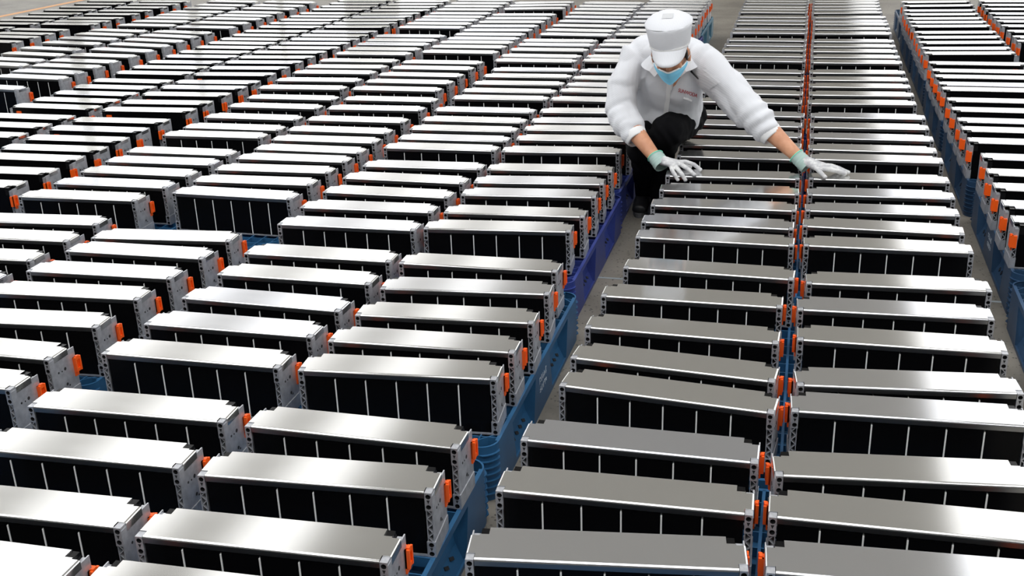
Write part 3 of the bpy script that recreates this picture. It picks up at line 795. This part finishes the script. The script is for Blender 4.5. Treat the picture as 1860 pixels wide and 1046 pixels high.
# hair at the temples and nape, eyebrows, closed eyes
bm = bmesh.new()
ball(bm, hp(0, 0.024, 0.010), 0.0772, 0.092, 0.088, HR)
for s in (-1, 1):
    ball(bm, hp(s * 0.0745, -0.020, -0.006), 0.006, 0.016, 0.030, HR)
child('hair', remesh(bm, 'hair', M_HAIR, 0.005, 2), person, 'short black hair under the cap')
bm = bmesh.new()
for s in (-1, 1):
    loft(bm, [(hp(s * 0.014, -0.0985, 0.014), 0.003, 0.004), (hp(s * 0.036, -0.0925, 0.020), 0.003, 0.005), (hp(s * 0.058, -0.071, 0.014), 0.002, 0.003)], 8)
child('eyebrow', mesh_from(bm, 'eyebrow', M_HAIR), person)
bm = bmesh.new()
for s in (-1, 1):
    loft(bm, [(hp(s * 0.019, -0.091, -0.012), 0.002, 0.002), (hp(s * 0.034, -0.0885, -0.017), 0.0035, 0.003), (hp(s * 0.052, -0.074, -0.012), 0.002, 0.002)], 8)
child('eyelid', mesh_from(bm, 'eyelid', M_HAIR), person)

# --- jacket
def dist_seg(c, a, b):
    ab = b - a; t = max(0, min(1, (c - a).dot(ab) / ab.length_squared))
    return (c - a - ab * t).length, t
def jacket_fold(c):
    d = 0.0
    for sh, el, cu, k in ((SH_R, EL_R, CU_R, 1.0), (SH_L, EL_L, CU_L, 1.35)):
        r_, t = dist_seg(c, el.lerp(sh, 0.25), cu)
        if r_ < 0.12:                                     # bunched rings on the pushed-up forearm
            d += 0.0065 * k * math.sin(t * 21 + 3.0 * noise.noise(c * 9)) * min(1, t * 2.5) * (0.4 + 0.6 * abs(noise.noise(c * 5)))
    return d
bm = bmesh.new()
loft(bm, [(NECK + V((0, 0.045, 0.00)), 0.085, 0.075), (NECK + V((-0.004, 0.075, -0.035)), 0.150, 0.100), (CHEST + V((0, 0.02, 0.0)), 0.185, 0.125),
          (V((-0.652, 5.395, 0.615)), 0.180, 0.138), (V((-0.662, 5.425, 0.535)), 0.188, 0.165), (V((-0.668, 5.445, 0.478)), 0.182, 0.170)], 24, (0, -1, 0.55))
ball(bm, V((-0.645, 5.34, 0.825)), 0.19, 0.13, 0.085)                          # rounded upper back
ball(bm, SH_R + V((0.015, 0.01, 0.0)), 0.088, 0.090, 0.082)
ball(bm, SH_L + V((-0.015, 0.01, 0.0)), 0.088, 0.090, 0.082)
loft(bm, [(CHEST.lerp(SH_R, 0.55), 0.085, 0.09), (SH_R, 0.082, 0.086), (SH_R.lerp(EL_R, 0.5) + V((-0.015, 0, 0)), 0.078, 0.080), (EL_R + V((0, 0.02, 0.0)), 0.076, 0.078),
          (EL_R.lerp(CU_R, 0.45), 0.072, 0.072), (EL_R.lerp(CU_R, 0.8), 0.062, 0.060), (CU_R, 0.050, 0.049)], 18)
loft(bm, [(CHEST.lerp(SH_L, 0.55), 0.085, 0.09), (SH_L, 0.084, 0.090), (SH_L.lerp(EL_L, 0.5), 0.084, 0.088), (EL_L + V((-0.01, 0.01, 0.0)), 0.080, 0.080),
          (EL_L.lerp(CU_L, 0.45), 0.076, 0.072), (EL_L.lerp(CU_L, 0.8), 0.064, 0.060), (CU_L, 0.050, 0.049)], 18)
jk = remesh(bm, 'jacket', [M_JACKET, M_SLEEVE], 0.0065, 3, -0.0085, 8.5, 2.0, jacket_fold)
for p in jk.polygons:
    c = p.center
    if dist_seg(c, SH_R, EL_R)[0] < 0.098 and (c - CHEST).length > 0.17 or dist_seg(c, SH_L, EL_L)[0] < 0.105 and (c - CHEST).length > 0.17 \
       or dist_seg(c, EL_R, CU_R)[0] < 0.1 or dist_seg(c, EL_L, CU_L)[0] < 0.1:
        p.material_index = 1
jacket = child('jacket', jk, person, 'white antistatic jacket with fine grey threads and rolled cuffs')
JB = BVHTree.FromPolygons([v.co.copy() for v in jk.vertices], [tuple(p.vertices) for p in jk.polygons])
def front(x, z, off=0.002, d=V((0, 1, -0.25))):
    """Point on the front of the jacket at x, z."""
    d = d.normalized()
    o = V((x, 4.6, z)) - d * 0.0 + V((0, 0, 0.0))
    o = o - d * ((o.y - 4.6) / d.y); o.z = z + (-d.z / d.y) * 0.6
    h = JB.ray_cast(o, d)
    return (h[0] + h[1] * off if h[0] is not None else V((x, 5.2, z)))
# elastic cuffs
for cu, el in ((CU_R, EL_R), (CU_L, EL_L)):
    t = (cu - el).normalized(); u = V((0, 0, 1)) - t * t.z; u.normalize(); s = t.cross(u)
    bm = bmesh.new(); n = 40; prof = ((-0.022, 0.054), (-0.012, 0.055), (0.0, 0.0525), (0.010, 0.050), (0.016, 0.0475), (0.014, 0.043), (0.0, 0.040))
    rings = []
    for dz, rr in prof:
        rings.append([bm.verts.new(cu + t * dz + (s * math.cos(2 * math.pi * k / n) + u * math.sin(2 * math.pi * k / n)) * (rr * (1 + 0.03 * (k % 2)))) for k in range(n)])
    for a, b in zip(rings, rings[1:]):
        for k in range(n):
            bm.faces.new((a[k], a[(k + 1) % n], b[(k + 1) % n], b[k]))
    fix_normals(bm)
    me = mesh_from(bm, 'sleeve_cuff', M_WHITE)
    for p in me.polygons: p.use_smooth = True
    o = obj('sleeve_cuff', me, jacket)
def ribbon(pts, wid, th, nrm):
    bm = bmesh.new(); rings = []
    for i, p in enumerate(pts):
        t = (pts[min(i + 1, len(pts) - 1)] - pts[max(i - 1, 0)]).normalized()
        s = t.cross(nrm).normalized() * wid / 2
        rings.append([bm.verts.new(q) for q in (p - s, p + s, p + s + nrm * th, p - s + nrm * th)])
    for a, b in zip(rings, rings[1:]):
        for k in range(4): bm.faces.new((a[k], a[(k + 1) % 4], b[(k + 1) % 4], b[k]))
    bm.faces.new(rings[0]); bm.faces.new(rings[-1][::-1]); fix_normals(bm)
    return bm
FN = V((0, -1, 0.35)).normalized()
zx = lambda z: -0.612 + (0.70 - z) * -0.16
pts = [front(zx(z), z, 0.001) for z in [0.71 - 0.02 * i for i in range(11)]]
obj('zip_placket', mesh_from(ribbon(pts, 0.022, 0.003, FN), 'zip_placket', M_WHITE), jacket)
bm = ribbon([front(zx(0.695) + 0.004, 0.695, 0.005), front(zx(0.675) + 0.008, 0.675, 0.006), front(zx(0.668) + 0.010, 0.668, 0.006)], 0.010, 0.003, FN)
obj('zip_puller', mesh_from(bm, 'zip_puller', M_WHITE), jacket)
# embroidered name and its small white subtitle
cu_ = bpy.data.curves.new('_txt', 'FONT'); cu_.body = 'SUNWODA'; cu_.size = 0.030; cu_.extrude = 0.0006; cu_.align_x = 'CENTER'; cu_.align_y = 'CENTER'
to = bpy.data.objects.new('_txt', cu_); COL.objects.link(to)
tm = bpy.data.meshes.new_from_object(to.evaluated_get(bpy.context.evaluated_depsgraph_get()))
bpy.data.objects.remove(to)
LX, LZ, LA = -0.530, 0.655, R(-16)
for v in tm.vertices:
    x = v.co.x * 0.55; z = v.co.y * 0.8
    px = LX + x * math.cos(LA) - z * math.sin(LA); pz = LZ + x * math.sin(LA) + z * math.cos(LA)
    v.co = front(px, pz, 0.0018 + v.co.z)
tm.materials.clear(); tm.materials.append(M_RED); tm.name = 'chest_lettering'
o = obj('chest_lettering', tm, jacket); o['label'] = 'red embroidered lettering on the chest'
bm = ribbon([front(LX - 0.018, LZ - 0.022, 0.001), front(LX, LZ - 0.027, 0.001), front(LX + 0.018, LZ - 0.034, 0.001)], 0.012, 0.002, FN)
obj('chest_badge', mesh_from(bm, 'chest_badge', M_WHITE), jacket)
# sleeve pocket with a pen
def onl(px, pz, off): return front(px, pz, off, V((-0.15, 1, -0.3)))
q = [onl(-0.415, 0.735, 0.002), onl(-0.345, 0.665, 0.002), onl(-0.285, 0.70, 0.002), onl(-0.36, 0.77, 0.002)]
bm = bmesh.new()
g = [[q[0].lerp(q[1], i / 6).lerp(q[3].lerp(q[2], i / 6), j / 6) for j in range(7)] for i in range(7)]
for row in g:
    for k, pnt in enumerate(row):
        h = JB.find_nearest(pnt); row[k] = bm.verts.new(h[0] + h[1] * 0.0035)
for a, b in zip(g, g[1:]):
    for k in range(6): bm.faces.new((a[k], a[k + 1], b[k + 1], b[k]))
obj('sleeve_pocket', mesh_from(bm, 'sleeve_pocket', M_SLEEVE), jacket)
# hem band
bm = bmesh.new()
loft(bm, [(V((-0.668, 5.47, 0.495)), 0.150, 0.125), (V((-0.672, 5.49, 0.452)), 0.162, 0.140), (V((-0.674, 5.50, 0.436)), 0.152, 0.130)], 24, (0, -1, 0.55))
obj('hem_band', remesh(bm, 'hem_band', M_LINING, 0.008, 3, 0.002, 20), jacket)
# collar: two pointed flaps
for s in (-1, 1):
    bm = bmesh.new(); rows = []
    for i in range(9):
        a = R(12 + (118 - 12) * i / 8) * s
        c = NECK + V((0.002, 0.035, -0.005))
        ta = V((math.sin(a) * 0.078, -math.cos(a) * 0.072, 0.012 + 0.022 * (i / 8)))
        drop = 0.052 - 0.012 * (i / 8) + (0.014 if i == 1 else 0)
        ba = V((math.sin(a) * 0.132, -math.cos(a) * 0.112, ta.z - drop * 1.3))
        if i == 0: ba = ta.lerp(ba, 0.55)
        rows.append((c + ta, c + ba))
    th = 0.004
    A = [[bm.verts.new(p + V((0, 0, 0))) for p in r_] for r_ in rows]
    B = [[bm.verts.new(p + (p - NECK).normalized() * th) for p in r_] for r_ in rows]
    for i in range(8):
        for g_ in (A, B): bm.faces.new((g_[i][0], g_[i][1], g_[i + 1][1], g_[i + 1][0]))
        bm.faces.new((A[i][0], A[i + 1][0], B[i + 1][0], B[i][0])); bm.faces.new((A[i][1], A[i + 1][1], B[i + 1][1], B[i][1]))
    for i in (0, 8): bm.faces.new((A[i][0], A[i][1], B[i][1], B[i][0]))
    fix_normals(bm)
    obj('collar', mesh_from(bm, 'collar', M_JACKET), jacket)
# navy shirt showing in the open neck
bm = bmesh.new()
tv = [front(-0.630, 0.732, 0.003), front(-0.572, 0.732, 0.003), front(-0.601, 0.715, 0.004), front(zx(0.685), 0.685, 0.003)]
tb = [bm.verts.new(p) for p in tv]; tc = [bm.verts.new(p - FN * 0.004) for p in tv]
for t_ in ((0, 2, 3), (0, 1, 2), (1, 3, 2)):
    bm.faces.new([tb[k] for k in t_]); bm.faces.new([tc[k] for k in t_][::-1])
for p, q in ((0, 1), (1, 3), (3, 0)): bm.faces.new((tb[p], tb[q], tc[q], tc[p]))
fix_normals(bm)
child('undershirt', mesh_from(bm, 'undershirt', M_NAVY), person, 'navy shirt at the open neck')

# --- trousers
def tr_fold(c):
    r_, t = dist_seg(c, KN_L, AN_L)
    return 0.0035 * math.sin(c.x * 90 + c.z * 60 + 4 * noise.noise(c * 8)) if t < 0.5 else 0.0
bm = bmesh.new()
ball(bm, HIP + V((0, 0.02, 0.0)), 0.155, 0.135, 0.10)
for h_, k_, a_, kr in ((HP_R, KN_R, AN_R, 0.074), (HP_L, KN_L, AN_L, 0.080)):
    loft(bm, [(h_, 0.105, 0.100), (h_.lerp(k_, 0.5), 0.094, 0.092), (h_.lerp(k_, 0.85), kr + 0.006, kr + 0.006), (k_, kr, kr)], 18)
    ball(bm, k_, kr, kr * 0.95, kr)
    loft(bm, [(k_, kr * 0.9, kr * 0.9), (k_.lerp(a_, 0.35), 0.053, 0.062), (k_.lerp(a_, 0.8), 0.047, 0.055), (a_ + V((0, -0.005, -0.025)), 0.042, 0.052)], 16)
child('trousers', remesh(bm, 'trousers', M_TROUSER, 0.008, 4, 0.004, 12, 5.0, tr_fold), person, 'black work trousers')

# --- shoes
for a_ in (AN_R, AN_L):
    bm = bmesh.new()
    fz = 0.0
    loft(bm, [(V((a_.x, a_.y + 0.075, 0.045)), 0.034, 0.034), (V((a_.x, a_.y + 0.02, 0.058)), 0.040, 0.048), (V((a_.x, a_.y - 0.08, 0.046)), 0.043, 0.036), (V((a_.x, a_.y - 0.16, 0.036)), 0.036, 0.024)], 14)
    ball(bm, V((a_.x, a_.y + 0.02, 0.085)), 0.042, 0.05, 0.04)
    sh = child('shoe', remesh(bm, 'shoe', M_SHOE, 0.006, 2), person)
    bm = bmesh.new()
    pr = [(a_.x + 0.043 * math.cos(t) * (1.0 if math.sin(t) < 0 else 0.85), a_.y - 0.045 + 0.135 * math.sin(t)) for t in [2 * math.pi * k / 20 for k in range(20)]]
    lo = [bm.verts.new((x, y, 0.0)) for x, y in pr]; hi = [bm.verts.new((x, y, 0.022)) for x, y in pr]
    bm.faces.new(lo[::-1]); bm.faces.new(hi)
    for k in range(20): bm.faces.new((lo[k], lo[(k + 1) % 20], hi[(k + 1) % 20], hi[k]))
    fix_normals(bm); obj('sole', mesh_from(bm, 'sole', M_SOLE), sh)

# --- cap: banded crown with a soft flat top, visor, patch on the crown
def head_shell(prof, n=36, sq=1.0):
    """prof: (radius_x, radius_y, z, y_offset) rings in the head frame."""
    bm = bmesh.new(); rings = []
    for rx, ry, z, yo in prof:
        rings.append([bm.verts.new(hp(rx * math.cos(2 * math.pi * k / n), yo + ry * math.sin(2 * math.pi * k / n), z)) for k in range(n)])
    for a, b in zip(rings, rings[1:]):
        for k in range(n):
            bm.faces.new((a[k], a[(k + 1) % n], b[(k + 1) % n], b[k]))
    c = bm.verts.new(hp(0, prof[-1][3], prof[-1][2] + 0.002))
    for k in range(n): bm.faces.new((rings[-1][k], rings[-1][(k + 1) % n], c))
    fix_normals(bm)
    return bm
bm = head_shell([(0.088, 0.102, 0.040, 0.008), (0.0925, 0.106, 0.054, 0.008), (0.098, 0.110, 0.088, 0.010), (0.104, 0.113, 0.122, 0.013), (0.106, 0.114, 0.134, 0.015), (0.104, 0.112, 0.141, 0.016)])
me = mesh_from(bm, 'cap', M_CAPX)
for v in me.vertices:
    k = noise.noise(v.co * 17); v.co += (v.co - HC_).normalized() * (0.003 * k + 0.0022 * math.sin(v.co.z * 190 + 9 * noise.noise(v.co * 8)))
for p in me.polygons: p.use_smooth = True
cap = child('cap', me, person, 'white striped work cap with a soft crown')
bm = head_shell([(0.105, 0.113, 0.1395, 0.016), (0.100, 0.108, 0.146, 0.018), (0.085, 0.094, 0.155, 0.026), (0.060, 0.070, 0.164, 0.034), (0.030, 0.040, 0.170, 0.038)])
me = mesh_from(bm, 'crown', M_CAPV)
for v in me.vertices: v.co += Hu * (0.006 * noise.noise(v.co * 12))
for p in me.polygons: p.use_smooth = True
crown = obj('crown', me, cap)
bm = bmesh.new()
cx = [(x, y) for y in (-0.022, 0.002, 0.026) for x in (-0.024, 0.0, 0.024)]
CB = BVHTree.FromPolygons([v.co.copy() for v in me.vertices], [tuple(p.vertices) for p in me.polygons])
gv = [bm.verts.new((CB.ray_cast(hp(x, y, 0.4), -Hu)[0] or hp(x, y, 0.16)) + Hu * 0.002) for x, y in cx]
for i in (0, 1):
    for j in (0, 1): bm.faces.new((gv[i * 3 + j], gv[i * 3 + j + 1], gv[i * 3 + j + 4], gv[i * 3 + j + 3]))
obj('crown_patch', mesh_from(bm, 'crown_patch', M_PATCH), cap)['label'] = 'grey rectangular patch on the crown'
# visor
bm = bmesh.new(); n = 20; rows = []
for i in range(n + 1):
    a = R(-68 + 136 * i / n)
    inner = (0.090 * math.sin(a), 0.008 - 0.104 * math.cos(a))
    reach = 0.078 * max(0.0, math.cos(a * 1.25)) ** 0.55
    rr = []
    for k in range(6):
        t = k / 5
        y = inner[1] - reach * t * 0.80
        z = 0.050 - reach * t * 0.66 - 0.012 * t * t * (math.sin(a) ** 2) - 0.02 * abs(math.sin(a)) * 0.3
        rr.append((inner[0] * (1 - 0.10 * t), y, z))
    rows.append(rr)
up_ = [[bm.verts.new(hp(*p)) for p in r_] for r_ in rows]
dn_ = [[bm.verts.new(hp(p[0], p[1] + 0.003, p[2] - 0.003)) for p in r_] for r_ in rows]
for g_ in (up_, dn_):
    for a, b in zip(g_, g_[1:]):
        for k in range(5): bm.faces.new((a[k], a[k + 1], b[k + 1], b[k]))
for a in range(n):
    bm.faces.new((up_[a][5], up_[a + 1][5], dn_[a + 1][5], dn_[a][5])); bm.faces.new((up_[a][0], up_[a + 1][0], dn_[a + 1][0], dn_[a][0]))
bmesh.ops.remove_doubles(bm, verts=bm.verts[:], dist=1e-5); fix_normals(bm)
me = mesh_from(bm, 'visor', M_CAPV)
for p in me.polygons: p.use_smooth = True
obj('visor', me, cap)
bm = bmesh.new()
ring = [hp(0.0925 * math.cos(t), 0.008 + 0.107 * math.sin(t), 0.050) for t in [R(-160 + 140 * i / 20) for i in range(21)]]
obj('visor_seam', mesh_from(ribbon(ring, 0.009, 0.003, -Hf), 'visor_seam', M_WHITE), cap)

# --- mask with pleats, white top band and ear loops
def facept(az, z, off):
    """Point on the lower face at azimuth az (0 = straight ahead) and height z in the head frame."""
    rx, ry = 0.0665, 0.094
    k = 1.0 - max(0, (-0.052 - z)) * 4.2 * 0.9
    nose = 0.016 * math.exp(-(az / 0.28) ** 2) * math.exp(-((z + 0.045) / 0.03) ** 2)
    return hp((rx * k + off) * math.sin(az), 0.004 - (ry * (0.75 + 0.25 * k) + off + nose) * math.cos(az), z)
bm = bmesh.new(); rows = []
NA, NZ = 24, 10
for i in range(NA + 1):
    az = R(-78 + 156 * i / NA); e = abs(az) / R(78)
    zt = -0.044 + 0.010 * e ** 2; zb = -0.116 + 0.062 * e ** 1.3
    rows.append([facept(az, zt + (zb - zt) * j / NZ, 0.006 + 0.0018 * (j % 3 == 1) + 0.004 * math.sin(math.pi * j / NZ)) for j in range(NZ + 1)])
vv = [[bm.verts.new(p) for p in r_] for r_ in rows]
for a, b in zip(vv, vv[1:]):
    for k in range(NZ): bm.faces.new((a[k], a[k + 1], b[k + 1], b[k])).material_index = 1 if k == 0 else 0
fix_normals(bm)
mm = mesh_from(bm, 'mask', [M_MASK, M_WHITE])
for p in mm.polygons: p.use_smooth = True
mask = child('mask', mm, person, 'pale blue surgical mask with a white top band')
for s in (-1, 1):
    for e0, e1 in ((rows[0 if s < 0 else NA][0], hp(s * 0.086, 0.006, 0.012)), (rows[0 if s < 0 else NA][NZ], hp(s * 0.086, 0.02, -0.045))):
        bm = bmesh.new(); loft(bm, [(e0, 0.0018, 0.0018), (e0.lerp(e1, 0.5) + Hs * s * 0.010, 0.0018, 0.0018), (e1, 0.0018, 0.0018)], 8)
        obj('ear_loop', mesh_from(bm, 'ear_loop', M_WHITE), mask)

# --- gloves: palm, four fingers and thumb, each finger its own bent chain
def glove(wr, fore, knit_len, palm, fingers, thumb, label):
    t = (wr - fore).normalized()
    bm = bmesh.new()
    loft(bm, palm, 16, (0, 0, 1))
    for ch, r0 in fingers + [thumb]:
        n = len(ch)
        loft(bm, [(p, r0 * (1 - 0.22 * i / (n - 1)), r0 * (1 - 0.22 * i / (n - 1)) * 0.95) for i, p in enumerate(ch)], 12)
    g_ = child('glove', remesh(bm, 'glove', M_GLOVE, 0.0032, 3, 0.0006, 60), person, label)
    bm = bmesh.new(); n = 28; rings = []
    a, b = wr - t * 0.012, wr + t * knit_len
    u = V((0, 0, 1)) - t * t.z; u.normalize(); s = t.cross(u)
    m = 12
    for i in range(m + 1):
        c = a.lerp(b, i / m); rr = 0.0365 + 0.0022 * math.sin(i * 2.6) + (0.002 if i == 0 else 0) + 0.004 * (i / m)
        rings.append([bm.verts.new(c + s * math.cos(2 * math.pi * k / n) * rr * 1.06 + u * math.sin(2 * math.pi * k / n) * rr * 0.86) for k in range(n)])
    for p, q in zip(rings, rings[1:]):
        for k in range(n): bm.faces.new((p[k], p[(k + 1) % n], q[(k + 1) % n], q[k]))
    fix_normals(bm)
    me = mesh_from(bm, 'knit_cuff', M_CUFF)
    for p in me.polygons: p.use_smooth = True
    c_ = obj('knit_cuff', me, g_); c_['label'] = 'mint green knitted wrist cuff'
    bm = bmesh.new(); mj = []
    for k in range(n + 1):
        f = 2 * math.pi * k / n
        mj.append((a + s * math.cos(f) * 0.041 + u * math.sin(f) * 0.034, 0.0025, 0.0025))
    loft(bm, mj, 8, tuple(t)); obj('cuff_edge', mesh_from(bm, 'cuff_edge', M_MINT), g_)
    return g_
TZ = DECK + H
glove(V((-0.637, 4.975, 0.397)), EL_R, 0.052,
      [(V((-0.615, 4.960, 0.392)), 0.029, 0.021), (V((-0.580, 4.940, 0.389)), 0.037, 0.018), (V((-0.550, 4.920, 0.389)), 0.043, 0.016), (V((-0.528, 4.905, 0.388)), 0.042, 0.013)],
      [([V((-0.545, 4.932, 0.391)), V((-0.502, 4.938, 0.394)), V((-0.462, 4.930, 0.384)), V((-0.428, 4.914, 0.3635))], 0.0118),
       ([V((-0.550, 4.920, 0.390)), V((-0.516, 4.902, 0.389)), V((-0.478, 4.868, 0.377)), V((-0.446, 4.840, 0.3575))], 0.0122),
       ([V((-0.556, 4.908, 0.388)), V((-0.533, 4.876, 0.380)), V((-0.505, 4.838, 0.361)), V((-0.486, 4.829, 0.334))], 0.0118),
       ([V((-0.562, 4.898, 0.386)), V((-0.553, 4.862, 0.374)), V((-0.534, 4.833, 0.356)), V((-0.520, 4.827, 0.335))], 0.0108)],
      ([V((-0.590, 4.955, 0.385)), V((-0.548, 4.972, 0.378)), V((-0.508, 4.972, 0.370)), V((-0.478, 4.962, 0.3625))], 0.0130), 'grey-white glove gripping the lid edge')
glove(V((-0.008, 5.020, 0.409)), EL_L, 0.060,
      [(V((0.020, 5.002, 0.402)), 0.028, 0.021), (V((0.055, 4.982, 0.392)), 0.036, 0.019), (V((0.090, 4.968, 0.386)), 0.043, 0.017), (V((0.120, 4.958, 0.382)), 0.043, 0.013)],
      [([V((0.095, 4.935, 0.384)), V((0.130, 4.924, 0.384)), V((0.168, 4.934, 0.374)), V((0.200, 4.944, 0.3615))], 0.0118),
       ([V((0.100, 4.955, 0.386)), V((0.136, 4.950, 0.388)), V((0.178, 4.960, 0.377)), V((0.214, 4.968, 0.3615))], 0.0122),
       ([V((0.100, 4.975, 0.386)), V((0.134, 4.978, 0.388)), V((0.168, 4.988, 0.376)), V((0.196, 4.996, 0.3615))], 0.0118),
       ([V((0.095, 4.992, 0.384)), V((0.124, 5.000, 0.384)), V((0.150, 5.008, 0.373)), V((0.170, 5.010, 0.3610))], 0.0108)],
      ([V((0.050, 4.965, 0.390)), V((0.076, 4.925, 0.385)), V((0.095, 4.892, 0.374)), V((0.113, 4.864, 0.3635))], 0.0125), 'grey-white glove flat on a lid')
# pen clipped in the sleeve pocket
a = onl(-0.425, 0.760, 0.006); b = onl(-0.385, 0.720, 0.006)
bm = bmesh.new(); loft(bm, [(a, 0.005, 0.005), (a.lerp(b, 0.2), 0.0045, 0.0045), (a.lerp(b, 0.8), 0.0035, 0.0035), (b, 0.002, 0.002)], 8)
obj('pen', mesh_from(bm, 'pen', M_INKPEN), jacket)
